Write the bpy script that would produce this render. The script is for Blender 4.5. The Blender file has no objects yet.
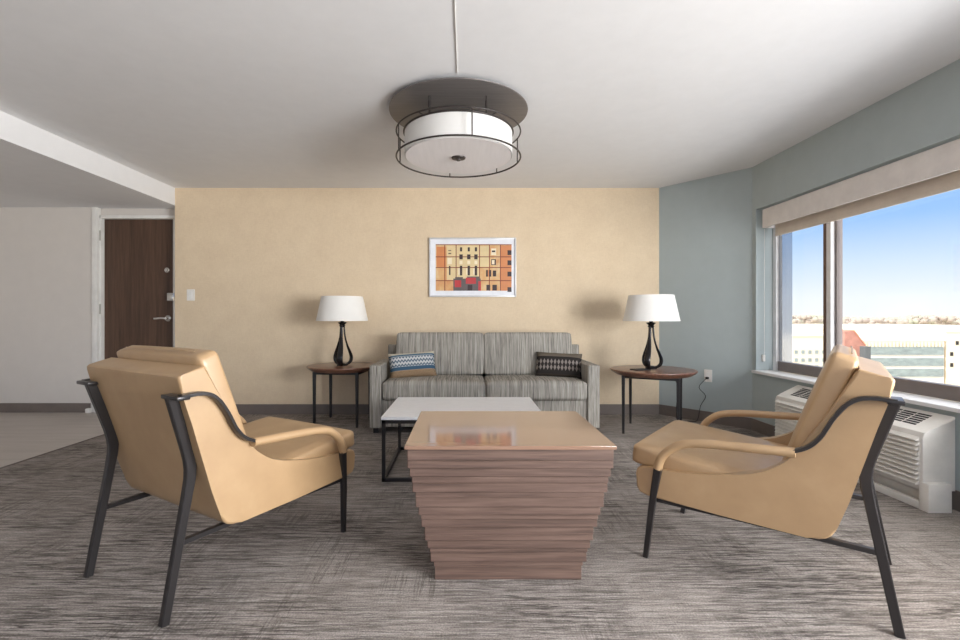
import bpy, bmesh, math, random
from mathutils import Vector, Matrix
random.seed(7)
S = bpy.context.scene
C = S.collection
R = math.radians
F, CX, CY, EYE = 470.0, 466.0, 317.0, 1.03     # focal length in pixels, vanishing point, eye height

# ------------------------------------------------------------------ materials
def lin(c):
    out = []
    for v in c[:3]:
        v = v / 255.0
        out.append(v / 12.92 if v <= 0.04045 else ((v + 0.055) / 1.055) ** 2.4)
    return (out[0], out[1], out[2], 1.0)

class NT:
    def __init__(self, name):
        self.m = bpy.data.materials.new(name)
        self.m.use_nodes = True
        self.t = self.m.node_tree
        self.b = self.t.nodes['Principled BSDF']
        self.out = self.t.nodes['Material Output']
    def n(self, typ, **kw):
        nd = self.t.nodes.new(typ)
        for k, v in kw.items():
            if k.startswith('i_'):
                nd.inputs[k[2:].replace('_', ' ')].default_value = v
            else:
                setattr(nd, k, v)
        return nd
    def l(self, a, b): self.t.links.new(a, b)
    def coords(self, scale, kind='Object', rot=(0, 0, 0)):
        tc = self.n('ShaderNodeTexCoord')
        mp = self.n('ShaderNodeMapping')
        mp.inputs['Scale'].default_value = scale
        mp.inputs['Rotation'].default_value = rot
        self.l(tc.outputs[kind], mp.inputs['Vector'])
        return mp.outputs['Vector']
    def noise(self, vec, scale=1.0, detail=4.0, rough=0.6, dist=0.0):
        nd = self.n('ShaderNodeTexNoise')
        nd.inputs['Scale'].default_value = scale
        nd.inputs['Detail'].default_value = detail
        nd.inputs['Roughness'].default_value = rough
        nd.inputs['Distortion'].default_value = dist
        self.l(vec, nd.inputs['Vector'])
        return nd.outputs['Fac']
    def ramp(self, fac, stops, interp='LINEAR'):
        r = self.n('ShaderNodeValToRGB')
        r.color_ramp.interpolation = interp
        e = r.color_ramp.elements
        while len(e) > 1: e.remove(e[-1])
        e[0].position = stops[0][0]; e[0].color = stops[0][1]
        for p, c in stops[1:]:
            x = e.new(p); x.color = c
        self.l(fac, r.inputs['Fac'])
        return r.outputs['Color']
    def mix(self, fac, a, b, mode='MIX'):
        m = self.n('ShaderNodeMix', data_type='RGBA', blend_type=mode)
        for sock, v in ((m.inputs[0], fac), (m.inputs[6], a), (m.inputs[7], b)):
            if hasattr(v, 'links') or hasattr(v, 'is_linked'): self.l(v, sock)
            else: sock.default_value = v
        return m.outputs[2]
    def math(self, op, a, b=0.0, c=0.0):
        m = self.n('ShaderNodeMath', operation=op)
        for k, v in enumerate((a, b, c)):
            if hasattr(v, 'is_linked'): self.l(v, m.inputs[k])
            else: m.inputs[k].default_value = v
        return m.outputs[0]
    def bump(self, h, strength=0.3, dist=0.002):
        b = self.n('ShaderNodeBump')
        b.inputs['Strength'].default_value = strength
        b.inputs['Distance'].default_value = dist
        self.l(h, b.inputs['Height'])
        self.l(b.outputs['Normal'], self.b.inputs['Normal'])
    def setc(self, col): 
        if hasattr(col, 'is_linked'): self.l(col, self.b.inputs['Base Color'])
        else: self.b.inputs['Base Color'].default_value = col
    def fin(self, rough=0.5, metal=0.0, spec=0.5, coat=0.0):
        self.b.inputs['Roughness'].default_value = rough
        self.b.inputs['Metallic'].default_value = metal
        self.b.inputs['Specular IOR Level'].default_value = spec
        self.b.inputs['Coat Weight'].default_value = coat
        self.b.inputs['Coat Roughness'].default_value = 0.06
        return self.m

def plain(name, rgb, rough=0.5, metal=0.0, spec=0.5, var=0.06, scale=(9, 9, 9), coat=0.0, bump=0.0, bscale=60):
    """a paint, metal or plastic with a little mottling"""
    t = NT(name); c = lin(rgb)
    f = t.noise(t.coords(scale), 1.0, 3.0)
    lo = tuple(max(0, v * (1 - var)) for v in c[:3]) + (1,)
    hi = tuple(min(1, v * (1 + var)) for v in c[:3]) + (1,)
    t.setc(t.ramp(f, [(0.3, lo), (0.7, hi)]))
    if bump: t.bump(t.noise(t.coords((bscale,) * 3), 1.0, 2.0), bump, 0.001)
    return t.fin(rough, metal, spec, coat)

def grain(name, c1, c2, c3, axis=0, rough=0.4, coat=0.0, fine=60, long=2.0, spec=0.5):
    t = NT(name)
    sc = [fine] * 3; sc[axis] = long
    a = t.noise(t.coords(tuple(sc)), 1.0, 5.0, 0.62, 0.4)
    sc2 = [fine * 4] * 3; sc2[axis] = long * 3
    b = t.noise(t.coords(tuple(sc2)), 1.0, 3.0)
    col = t.ramp(a, [(0.3, lin(c1)), (0.5, lin(c2)), (0.72, lin(c3))])
    t.setc(t.mix(0.25, col, t.ramp(b, [(0.35, lin(c1)), (0.65, lin(c3))])))
    t.bump(b, 0.08, 0.001)
    return t.fin(rough, 0, spec, coat)

M = {}
M['ceiling'] = plain('ceiling paint', (231, 231, 232), 0.9, spec=0.2, var=0.015, bump=0.15, bscale=140)
M['white_paint'] = plain('white paint', (236, 234, 229), 0.55, spec=0.3, var=0.02)
M['greige'] = plain('greige wall paint', (214, 208, 202), 0.85, spec=0.2, var=0.015)
M['blue_grey'] = plain('blue grey wall paint', (176, 186, 187), 0.8, spec=0.2, var=0.02)
M['baseboard'] = plain('taupe vinyl base', (116, 106, 100), 0.5, spec=0.3)
M['white_trim'] = plain('white trim', (232, 230, 226), 0.45)
def wallpaper():
    t = NT('tan woven wallpaper')
    a = t.noise(t.coords((160, 160, 30)), 1.0, 3.0)
    b = t.noise(t.coords((30, 30, 160)), 1.0, 3.0)
    c = t.noise(t.coords((5, 5, 5)), 1.0, 4.0)
    f = t.math('MULTIPLY', t.math('ADD', a, b), 0.5)
    col = t.ramp(f, [(0.32, lin((209, 188, 159))), (0.68, lin((231, 212, 184)))])
    col2 = t.ramp(c, [(0.3, lin((215, 194, 166))), (0.7, lin((227, 208, 180)))])
    t.setc(t.mix(0.5, col, col2)); t.bump(f, 0.12, 0.001)
    return t.fin(0.8, spec=0.2)
M['wallpaper'] = wallpaper()
def carpet():
    t = NT('streaked grey carpet')
    a = t.noise(t.coords((3.0, 55, 1)), 1.0, 6.0, 0.72, 0.2)        # long streaks along X
    b = t.noise(t.coords((10, 150, 1)), 1.0, 3.0, 0.65)             # fine streaks
    l1 = t.noise(t.coords((2.0, 46, 1)), 1.0, 4.0, 0.7, 0.1)       # thin dark threads along X
    l2 = t.noise(t.coords((24, 1.1, 1), rot=(0, 0, R(2))), 1.0, 5.0, 0.7, 0.1)   # thin threads along Y
    m1 = t.noise(t.coords((1.1, 1.7, 1)), 1.0, 3.0, 0.6)
    m2 = t.noise(t.coords((2.3, 2.6, 1), rot=(0, 0, 1.0)), 1.0, 3.0, 0.6)
    g = t.noise(t.coords((170, 170, 1)), 1.0, 2.0)                  # loops
    col = t.ramp(a, [(0.30, lin((80, 74, 70))), (0.43, lin((136, 128, 122))), (0.55, lin((164, 156, 150))), (0.72, lin((186, 178, 172)))])
    colb = t.ramp(b, [(0.34, lin((78, 72, 68))), (0.48, lin((148, 140, 134))), (0.66, lin((188, 179, 172)))])
    col = t.mix(0.42, col, colb)
    def thread(n, w):
        d = t.math('ABSOLUTE', t.math('SUBTRACT', n, 0.5))
        return t.ramp(d, [(0.0, (1, 1, 1, 1)), (w * 0.45, (0.85, 0.85, 0.85, 1)), (w, (0, 0, 0, 1))])
    k1 = t.ramp(m1, [(0.36, (0.15, 0.15, 0.15, 1)), (0.60, (0.85, 0.85, 0.85, 1))])
    k2 = t.ramp(m2, [(0.46, (0, 0, 0, 1)), (0.62, (0.5, 0.5, 0.5, 1))])
    col = t.mix(t.math('MULTIPLY', thread(l1, 0.05), k1), col, lin((52, 47, 44)))
    col = t.mix(t.math('MULTIPLY', thread(l2, 0.035), k2), col, lin((70, 64, 60)))
    lp = t.ramp(g, [(0.3, (0.66, 0.66, 0.66, 1)), (0.7, (1.5, 1.5, 1.5, 1))])
    t.setc(t.mix(0.8, col, lp, 'MULTIPLY'))
    t.bump(t.math('ADD', g, t.math('MULTIPLY', a, 0.6)), 0.7, 0.004)
    return t.fin(0.95, spec=0.1)
M['carpet'] = carpet()
M['vinyl'] = grain('pale plank floor', (178, 170, 162), (190, 182, 174), (200, 192, 186), 0, 0.45, fine=14, long=1.2, spec=0.3)
M['door_wood'] = grain('walnut door veneer', (60, 41, 30), (80, 57, 43), (98, 72, 55), 2, 0.5, fine=30, long=1.5)
M['slat_wood'] = grain('brown layered wood', (74, 57, 49), (101, 79, 69), (124, 100, 88), 0, 0.5, fine=55, long=2.4)
M['gloss_top'] = grain('glossy brown table top', (134, 104, 86), (144, 113, 94), (154, 122, 103), 0, 0.12, coat=0.6, fine=12, long=1.0)
M['walnut'] = grain('walnut round top', (84, 54, 42), (112, 75, 58), (136, 95, 74), 0, 0.28, coat=0.2, fine=40, long=3)
M['black_metal'] = plain('black powder coated steel', (34, 32, 33), 0.4, 0.0, 0.5)
M['gun_metal'] = plain('dark gunmetal frame', (58, 55, 55), 0.30, 0.45, 0.5)
M['bronze'] = plain('dark bronze metal', (114, 109, 107), 0.45, 0.3, var=0.12, scale=(3, 60, 3))
M['lamp_black'] = plain('black nickel lamp base', (46, 44, 45), 0.18, 0.6)
M['chrome'] = plain('satin chrome', (200, 198, 194), 0.25, 0.9)
M['hinge'] = plain('satin nickel hinge', (186, 182, 176), 0.4, 0.2)
M['white_stone'] = plain('white quartz top', (240, 240, 242), 0.35, var=0.03, scale=(20, 20, 20))
M['white_plastic'] = plain('white plastic', (232, 229, 224), 0.4)
M['ac_white'] = plain('cream white enamel', (226, 222, 215), 0.4)
M['dark_void'] = plain('dark slot', (40, 40, 40), 0.8)
M['window_taupe'] = plain('taupe aluminium', (122, 112, 108), 0.4, 0.2)
M['window_brown'] = plain('brown aluminium', (104, 78, 66), 0.4, 0.2)
M['window_light'] = plain('light grey aluminium', (226, 224, 224), 0.4, 0.1)
M['glossy_metal'] = plain('polished anodised aluminium', (176, 180, 186), 0.08, 0.9, var=0.02)
M['cage_dark'] = plain('dark bronze wire', (54, 48, 46), 0.4, 0.3)
M['blind_box'] = plain('white blind fascia', (228, 222, 218), 0.5)
M['blind_cloth'] = plain('cream blind fabric', (222, 211, 198), 0.9, spec=0.1, bump=0.1, bscale=400)
M['shade'] = plain('white lamp shade linen', (236, 233, 228), 0.9, spec=0.1, var=0.02, bump=0.1, bscale=300)
M['diffuser'] = plain('frosted diffuser', (240, 236, 236), 0.6, spec=0.3, var=0.03, scale=(40, 3, 3))
M['drum_white'] = plain('white drum shade', (218, 216, 213), 0.8, spec=0.2, var=0.02)

def leather():
    t = NT('tan leather')
    a = t.noise(t.coords((6, 6, 6)), 1.0, 5.0, 0.6)
    b = t.noise(t.coords((220, 220, 220)), 1.0, 2.0)
    t.setc(t.ramp(a, [(0.3, lin((172, 139, 101))), (0.55, lin((179, 146, 107))), (0.75, lin((186, 153, 114)))]))
    t.bump(b, 0.10, 0.0008)
    return t.fin(0.45, spec=0.75, coat=0.15)
M['leather'] = leather()

def sofa_cloth(axis_scale, name):
    t = NT(name)
    a = t.noise(t.coords(axis_scale), 1.0, 4.0, 0.7)
    b = t.noise(t.coords(tuple(s * 3.1 for s in axis_scale)), 1.0, 2.0)
    w = t.noise(t.coords((300, 300, 300)), 1.0, 1.0)
    col = t.ramp(a, [(0.34, lin((86, 82, 78))), (0.45, lin((136, 131, 123))), (0.55, lin((170, 164, 153))), (0.66, lin((194, 189, 180)))])
    colb = t.ramp(b, [(0.38, lin((106, 103, 99))), (0.62, lin((188, 183, 174)))])
    t.setc(t.mix(0.4, col, colb)); t.bump(w, 0.2, 0.001)
    return t.fin(0.9, spec=0.15)
M['sofa'] = sofa_cloth((95, 2.5, 2.5), 'striped grey upholstery')
M['sofa_side'] = sofa_cloth((75, 75, 2.5), 'striped grey upholstery on the arms')

def glass():
    t = NT('window glass')
    tr = t.n('ShaderNodeBsdfTransparent'); tr.inputs['Color'].default_value = (1, 1, 1, 1)
    gl = t.n('ShaderNodeBsdfGlossy'); gl.inputs['Roughness'].default_value = 0.0
    fr = t.n('ShaderNodeLayerWeight'); fr.inputs['Blend'].default_value = 0.5
    mx = t.n('ShaderNodeMixShader')
    t.l(t.math('MULTIPLY_ADD', t.math('POWER', fr.outputs['Facing'], 5.0), 0.5, 0.03), mx.inputs[0]); t.l(tr.outputs[0], mx.inputs[1]); t.l(gl.outputs[0], mx.inputs[2])
    t.l(mx.outputs[0], t.out.inputs['Surface'])
    return t.m
M['glass'] = glass()

# ------------------------------------------------------------------ mesh helpers
def smooth(me, ang=35):
    for p in me.polygons: p.use_smooth = True
    me.set_sharp_from_angle(angle=R(ang))

def weight(o):
    m = o.modifiers.new('weighted normals', 'WEIGHTED_NORMAL'); m.keep_sharp = True; m.weight = 100
    return o

def obj(name, bm, mat, parent=None, ang=35, loc=None):
    """link a bmesh as one object; mat is a material or a list of them"""
    bmesh.ops.recalc_face_normals(bm, faces=bm.faces)
    me = bpy.data.meshes.new(name)
    bm.to_mesh(me); bm.free()
    for m in (mat if isinstance(mat, (list, tuple)) else [mat]): me.materials.append(m)
    smooth(me, ang)
    o = bpy.data.objects.new(name, me); C.objects.link(o)
    if parent is not None: o.parent = parent
    if loc: o.location = loc
    return o

def thing(name, label, cat, loc=(0, 0, 0), rz=0.0, group=None):
    o = bpy.data.objects.new(name, None); C.objects.link(o)
    o.empty_display_size = 0.1
    o.location = loc; o.rotation_euler = (0, 0, rz)
    o['label'] = label; o['category'] = cat
    if group: o['group'] = group
    return o

def tag(o, label, cat, group=None, kind=None):
    o['label'] = label; o['category'] = cat
    if group: o['group'] = group
    if kind: o['kind'] = kind
    return o

def struct(o): o['kind'] = 'structure'; return o

def box(bm, lo, hi, bev=0.0, seg=2, mat=0, mtx=None):
    lo = Vector(lo); hi = Vector(hi)
    r = bmesh.ops.create_cube(bm, size=1.0)
    vs = r['verts']
    c = (lo + hi) / 2; d = hi - lo
    for v in vs: v.co = Vector((v.co.x * d.x, v.co.y * d.y, v.co.z * d.z)) + c
    fs = set(f for v in vs for f in v.link_faces)
    if bev > 0:
        es = list(set(e for v in vs for e in v.link_edges))
        rr = bmesh.ops.bevel(bm, geom=es, offset=bev, segments=seg, profile=0.5, affect='EDGES')
        fs = set(rr['faces']) | set(f for f in fs if f.is_valid)
        vs = list(set(v for f in fs for v in f.verts))
    for f in fs: f.material_index = mat
    if mtx is not None:
        for v in vs: v.co = mtx @ v.co
    return vs

def bx(name, lo, hi, mat, parent=None, bev=0.0, seg=2):
    bm = bmesh.new(); box(bm, lo, hi, bev, seg)
    return obj(name, bm, mat, parent, 20)

def lathe(bm, prof, n=48, centre=(0, 0, 0), cap=True):
    """prof: (radius, z) from bottom to top"""
    rings = []
    for r, z in prof:
        if r < 1e-6:
            rings.append([bm.verts.new((centre[0], centre[1], centre[2] + z))])
        else:
            rings.append([bm.verts.new((centre[0] + r * math.cos(2 * math.pi * k / n), centre[1] + r * math.sin(2 * math.pi * k / n), centre[2] + z)) for k in range(n)])
    for a, b in zip(rings, rings[1:]):
        for k in range(n):
            p = [a[k % len(a)], a[(k + 1) % n % len(a)], b[(k + 1) % n % len(b)], b[k % len(b)]]
            q = []
            for v in p:
                if v not in q: q.append(v)
            if len(q) > 2: bm.faces.new(q)
    if cap:
        for rg in (rings[0], rings[-1]):
            if len(rg) > 2: bm.faces.new(rg)

def catmull(pts, n=6):
    pts = [Vector(p) for p in pts]
    if len(pts) < 3: return pts
    P = [2 * pts[0] - pts[1]] + pts + [2 * pts[-1] - pts[-2]]
    out = []
    for i in range(1, len(P) - 2):
        for k in range(n):
            t = k / n
            a, b, c, d = P[i - 1], P[i], P[i + 1], P[i + 2]
            out.append(0.5 * ((2 * b) + (c - a) * t + (2 * a - 5 * b + 4 * c - d) * t * t + (3 * b - a - 3 * c + d) * t ** 3))
    out.append(pts[-1])
    return out

def sweep(bm, pts, a, b, side=(0, 1, 0), n=4, round_=False, closed=False):
    """sweep a section along pts; a = full width along `side`, b = full thickness across it (numbers or functions of 0..1)"""
    pts = [Vector(p) for p in pts]
    N = len(pts); rings = []
    fa = a if callable(a) else (lambda t: a)
    fb = b if callable(b) else (lambda t: b)
    if round_ or n != 4:
        sec = [(math.cos(2 * math.pi * k / n) * 0.5, math.sin(2 * math.pi * k / n) * 0.5) for k in range(n)]
    else:
        q = 0.40   # chamfered rectangle
        sec = [(0.5, -q), (0.5, q), (q, 0.5), (-q, 0.5), (-0.5, q), (-0.5, -q), (-q, -0.5), (q, -0.5)]
    for i, p in enumerate(pts):
        if closed: tg = pts[(i + 1) % N] - pts[i - 1]
        else: tg = pts[min(i + 1, N - 1)] - pts[max(i - 1, 0)]
        tg.normalize()
        s = side(i) if callable(side) else Vector(side)
        s = (s - tg * s.dot(tg)).normalized()
        u = tg.cross(s)
        # keep the width at bends
        k = 1.0
        if 0 < i < N - 1 or closed:
            d1 = (pts[i] - pts[i - 1]).normalized()
            k = 1.0 / max(0.6, d1.dot(tg))
        t = i / (N - 1)
        rings.append([bm.verts.new(p + s * (x * fa(t)) + u * (y * fb(t) * k)) for x, y in sec])
    m = len(sec)
    for i in range(N if closed else N - 1):
        r0, r1 = rings[i], rings[(i + 1) % N]
        for k in range(m):
            bm.faces.new((r0[k], r0[(k + 1) % m], r1[(k + 1) % m], r1[k]))
    if not closed:
        bm.faces.new(rings[0]); bm.faces.new(list(reversed(rings[-1])))

def torus(bm, r, rad, z, c=(0, 0), n=72, flat=None):
    pts = [Vector((c[0] + r * math.cos(2 * math.pi * k / n), c[1] + r * math.sin(2 * math.pi * k / n), z)) for k in range(n)]
    sweep(bm, pts, 2 * rad, flat or 2 * rad, side=(0, 0, 1), n=10, round_=True, closed=True)

def prism(bm, poly, v0, v1, to3=lambda s, w, v: (s, v, w)):
    """extrude polygon of (s,w) from v0 to v1"""
    A = [bm.verts.new(to3(s, w, v0)) for s, w in poly]
    B = [bm.verts.new(to3(s, w, v1)) for s, w in poly]
    fa = bm.faces.new(A); fb = bm.faces.new(list(reversed(B)))
    n = len(poly)
    for k in range(n): bm.faces.new((A[k], B[k], B[(k + 1) % n], A[(k + 1) % n]))
    return A, B, fa, fb

def cushion(bm, size, r=0.03, crown=(0.02, 0.0), n=14, mtx=None, mat=0, sag=0.0):
    """softly bulging box centred at the origin; crown = (top/bottom bulge, side bulge)"""
    hx, hy, hz = (s / 2 for s in size)
    g = bmesh.ops.create_cube(bm, size=2.0)
    es = list(set(e for v in g['verts'] for e in v.link_edges))
    before = set(bm.verts) - set(g['verts'])
    bmesh.ops.subdivide_edges(bm, edges=es, cuts=n, use_grid_fill=True)
    vs = [v for v in bm.verts if v not in before]
    for v in vs:
        q = [v.co.x, v.co.y, v.co.z]
        # cluster grid lines near the edges
        q = [math.copysign(abs(x) ** 0.7, x) for x in q]
        p = Vector((q[0] * hx, q[1] * hy, q[2] * hz))
        inner = Vector((max(-hx + r, min(hx - r, p.x)), max(-hy + r, min(hy - r, p.y)), max(-hz + r, min(hz - r, p.z))))
        d = p - inner
        if d.length > 1e-9:
            # project onto the rounded corner
            p = inner + d.normalized() * min(r, d.length if sum(abs(x) > 1e-9 for x in d) == 1 else r)
        cx = max(0, 1 - q[0] ** 2) ; cy = max(0, 1 - q[1] ** 2); cz = max(0, 1 - q[2] ** 2)
        p.z += q[2] * crown[0] * (cx * cy) ** 0.6
        p.x += q[0] * crown[1] * (cy * cz) ** 0.6
        p.y += q[1] * crown[1] * (cx * cz) ** 0.6
        p.z += sag * (1 - cx) * 0.0
        v.co = p
    fs = set(f for v in vs for f in v.link_faces)
    for f in fs: f.material_index = mat
    if mtx is not None:
        for v in vs: v.co = mtx @ v.co
    return vs

def copy_tree(o, parent=None):
    c = o.copy(); C.objects.link(c)
    if parent is not None: c.parent = parent
    for ch in list(o.children):
        copy_tree(ch, c)
    return c

def px(x, Y): return (x - CX) * Y / F
def pz(y, Y): return EYE - (y - CY) * Y / F

# ------------------------------------------------------------------ camera
cam = bpy.data.cameras.new('camera')
cam.sensor_width = 36.0; cam.sensor_fit = 'HORIZONTAL'
cam.lens = 36.0 * F / 960.0
cam.shift_x = (480 - CX) / 960.0
cam.shift_y = -(320 - CY) / 960.0
cam.clip_start = 0.05; cam.clip_end = 3000
co = bpy.data.objects.new('camera', cam); C.objects.link(co)
co.location = (0, 0, EYE); co.rotation_euler = (R(90), 0, 0)
S.camera = co

# ------------------------------------------------------------------ room shell
CE = 2.40; LOW = 2.215
BY = 4.99          # back wall
WX = 2.62          # window wall, inner face
SX = -3.09         # soffit edge / end of the back wall
LY = 5.08          # entry wall
RY = -2.6          # rear wall
LX = -6.4
AY = 4.30          # where the angled wall meets the window wall
T = 0.16

bm = bmesh.new(); box(bm, (-3.17, RY, -0.12), (3.0, 5.3, 0.0)); struct(obj('floor', bm, M['carpet']))
bm = bmesh.new(); box(bm, (LX, RY, -0.12), (-3.17, 5.4, 0.0)); struct(obj('floor', bm, M['vinyl']))
bm = bmesh.new(); box(bm, (-3.178, RY, -0.004), (-3.160, 4.99, 0.004), 0.002); struct(obj('trim_1', bm, M['baseboard']))
bm = bmesh.new(); box(bm, (SX, RY - 0.2, CE), (3.0, 5.4, CE + 0.15)); struct(obj('ceiling', bm, M['ceiling']))
bm = bmesh.new(); box(bm, (LX - 0.2, RY - 0.2, LOW), (SX, 5.6, CE + 0.15)); struct(obj('ceiling', bm, M['ceiling']))
bm = bmesh.new(); box(bm, (SX, BY, 0), (2.05, BY + T, CE)); struct(obj('wall_back', bm, M['wallpaper']))
# angled wall between back wall and window wall
A0 = Vector((2.05, BY, 0)); A1 = Vector((WX, AY, 0))
adir = (A1 - A0).normalized(); an = Vector((adir.y, -adir.x, 0))      # an points into the room
if an.y > 0: an = -an
def quad_wall(name, p, q, nrm, z0, z1, mat, th=T):
    bm = bmesh.new()
    pts = [(p.x, p.y), (q.x, q.y), (q.x - nrm.x * th, q.y - nrm.y * th), (p.x - nrm.x * th, p.y - nrm.y * th)]
    a = [bm.verts.new((x, y, z0)) for x, y in pts]; b = [bm.verts.new((x, y, z1)) for x, y in pts]
    bm.faces.new(a); bm.faces.new(b)
    for k in range(4): bm.faces.new((a[k], a[(k + 1) % 4], b[(k + 1) % 4], b[k]))
    return obj(name, bm, mat)
struct(quad_wall('wall_angled', A0, A1, an, 0, CE, M['blue_grey']))
# entry walls
DX0, DX1 = px(103, LY + 0.06), px(173, LY + 0.06)
ex = px(92.5, LY)
bm = bmesh.new(); box(bm, (LX - 0.2, LY, 0), (ex, LY + T, LOW)); struct(obj('wall_entry', bm, M['greige']))
bm = bmesh.new(); box(bm, (ex, LY + 0.06, pz(218.5, LY + 0.06)), (SX + 0.03, LY + 0.22, LOW)); struct(obj('wall_door', bm, M['greige']))
bm = bmesh.new(); box(bm, (LX - T, RY, 0), (LX, LY, LOW)); struct(obj('wall_left', bm, M['greige']))
# window wall: opening from y=WY0 to WY1
SILL, HEAD = 0.55, 2.0
WY1, WY0 = 4.245, -1.6
bm = bmesh.new()
box(bm, (WX, RY, 0), (WX + 0.22, AY + 0.12, SILL - 0.02))
box(bm, (WX, RY, HEAD), (WX + 0.22, AY + 0.12, CE))
box(bm, (WX, WY1, SILL - 0.02), (WX + 0.22, AY + 0.12, HEAD))
box(bm, (WX, RY, SILL - 0.02), (WX + 0.22, WY0, HEAD))
struct(obj('wall_right', bm, M['blue_grey']))
# unseen rear wall, its opening made wide to let fill light in
bm = bmesh.new()
RW = (-5.9, 2.2, 0.25, 2.1)
box(bm, (LX, RY - T, 0), (RW[0], RY, CE)); box(bm, (RW[1], RY - T, 0), (3.0, RY, CE))
box(bm, (RW[0], RY - T, 0), (RW[1], RY, RW[2])); box(bm, (RW[0], RY - T, RW[3]), (RW[1], RY, CE))
struct(obj('wall_rear', bm, M['greige']))
# baseboards
def base(name, p, q, nrm, h=0.10):
    o = quad_wall(name, Vector(p) + Vector(nrm) * 0.012, Vector(q) + Vector(nrm) * 0.012, Vector(nrm), 0, h, M['baseboard'], 0.012)
    return struct(o)
base('baseboard_back', (SX, BY, 0), (2.05, BY, 0), (0, -1, 0), 0.105)
base('baseboard_angled', A0, A1, an, 0.105)
base('baseboard_right', (WX, AY, 0), (WX, RY, 0), (-1, 0, 0), 0.105)
base('baseboard_entry', (LX, LY, 0), (ex - 0.02, LY, 0), (0, -1, 0), 0.10)

# ------------------------------------------------------------------ entry door
DY = LY + 0.06
dt = pz(219, DY)
d = thing('door_1', 'dark walnut entry door with chrome lever in a white frame', 'door', ((DX0 + DX1) / 2, DY, 0))
del d['label'], d['category']; d['kind'] = 'structure'
dw = DX1 - DX0
leaf = bx('door_leaf', (-dw / 2, 0.02, 0.01), (dw / 2, 0.065, dt), M['door_wood'], d, 0.002)
bm = bmesh.new()
fw = px(103, DY) - px(96.5, DY)
box(bm, (-dw / 2 - fw, -0.03, 0), (-dw / 2, 0.075, dt + 0.035), 0.004)
box(bm, (dw / 2, -0.004, 0), (dw / 2 + 0.045, 0.075, dt + 0.035), 0.004)
box(bm, (-dw / 2 - fw, -0.03, dt), (dw / 2 + 0.035, 0.075, dt + 0.035), 0.004)
obj('door_frame', bm, M['white_trim'], d)
hz = 1.015
bm = bmesh.new()
mt = Matrix.Translation((dw / 2 - 0.065, 0.02, hz)) @ Matrix.Rotation(R(90), 4, 'X')
lathe(bm, [(0.034, 0.0), (0.034, 0.006), (0.026, 0.012), (0.013, 0.014), (0.013, 0.05), (0.0, 0.052)], 24)
for v in bm.verts: v.co = mt @ v.co
sweep(bm, catmull([(dw / 2 - 0.065, -0.03, hz), (dw / 2 - 0.11, -0.034, hz + 0.002), (dw / 2 - 0.19, -0.032, hz - 0.004)], 5), 0.02, 0.012, side=(0, 0, 1))
obj('door_handle', bm, M['chrome'], leaf)
bm = bmesh.new()
mt = Matrix.Translation((dw / 2 - 0.075, 0.02, pz(270, DY))) @ Matrix.Rotation(R(90), 4, 'X')
lathe(bm, [(0.028, 0.0), (0.028, 0.008), (0.016, 0.014), (0.016, 0.028), (0, 0.03)], 20)
for v in bm.verts: v.co = mt @ v.co
obj('deadbolt', bm, M['chrome'], leaf)
bm = bmesh.new()
box(bm, (dw / 2 - 0.04, -0.045, pz(301, DY)), (dw / 2 + 0.03, -0.02, pz(293, DY)), 0.005)
box(bm, (dw / 2 - 0.05, 0.0, pz(299, DY)), (dw / 2 - 0.03, 0.021, pz(295, DY)), 0.003)
obj('security_latch', bm, M['chrome'], d)
for yy in (236, 309):
    bm = bmesh.new()
    z0 = pz(yy, DY)
    box(bm, (-dw / 2 - 0.048, -0.034, z0 - 0.055), (-dw / 2 - 0.006, -0.028, z0 + 0.055), 0.002)
    box(bm, (-dw / 2 - 0.012, -0.044, z0 - 0.055), (-dw / 2 + 0.002, -0.028, z0 + 0.055), 0.004)
    obj('hinge', bm, M['hinge'], d)
# white end post of the entry wall
bm = bmesh.new(); box(bm, (ex - 0.002, LY - 0.012, 0), (px(97.5, LY), LY + 0.05, LOW), 0.003); struct(obj('trim_2', bm, M['white_trim']))
o = bx('door_stop', (px(91, LY) - 0.02, LY - 0.06, 0.0), (px(91, LY) + 0.03, LY - 0.016, 0.05), M['white_plastic'], None, 0.008)
tag(o, 'small white door stop at the foot of the entry door frame', 'door stop')

# light switch on the tan wall
ls = thing('light_switch', 'white rocker light switch on the tan wall beside the door', 'light switch', (px(191, BY), BY, pz(295, BY)))
bx('switch_plate', (-0.042, -0.007, -0.06), (0.042, 0, 0.06), M['white_plastic'], ls, 0.003)
bx('rocker', (-0.018, -0.012, -0.034), (0.018, -0.006, 0.034), M['white_trim'], ls, 0.003)

# ------------------------------------------------------------------ window, sill, blind
w = bpy.data.objects.new('window_1', None); C.objects.link(w); struct(w)
GX = WX + 0.185
def wb(name, y0, y1, z0, z1, x0, x1, mat, bev=0.003):
    return bx(name, (x0, y0, z0), (x1, y1, z1), mat, w, bev)
wb('jamb', WY1 - 0.045, WY1, SILL, HEAD, WX + 0.15, WX + 0.22, M['window_light'])
bm = bmesh.new()
box(bm, (WX + 0.165, WY0, SILL), (WX + 0.225, WY1 - 0.045, SILL + 0.085), 0.004)
box(bm, (WX + 0.165, WY0, HEAD - 0.07), (WX + 0.225, WY1 - 0.045, HEAD), 0.004)
obj('window_frame', bm, M['window_taupe'], w)
wb('stile', WY1 - 0.085, WY1 - 0.045, SILL, HEAD, WX + 0.175, WX + 0.27, M['glossy_metal'])
MY = 3.62
for y in (MY, 0.95):
    wb('mullion', y - 0.05, y - 0.005, SILL + 0.08, HEAD, WX + 0.15, WX + 0.225, M['window_light'])
    wb('mullion', y - 0.005, y + 0.04, SILL + 0.08, HEAD, WX + 0.16, WX + 0.225, M['window_brown'])
    wb('mullion', y - 0.072, y - 0.05, SILL + 0.08, HEAD, WX + 0.18, WX + 0.225, M['window_taupe'])
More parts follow.
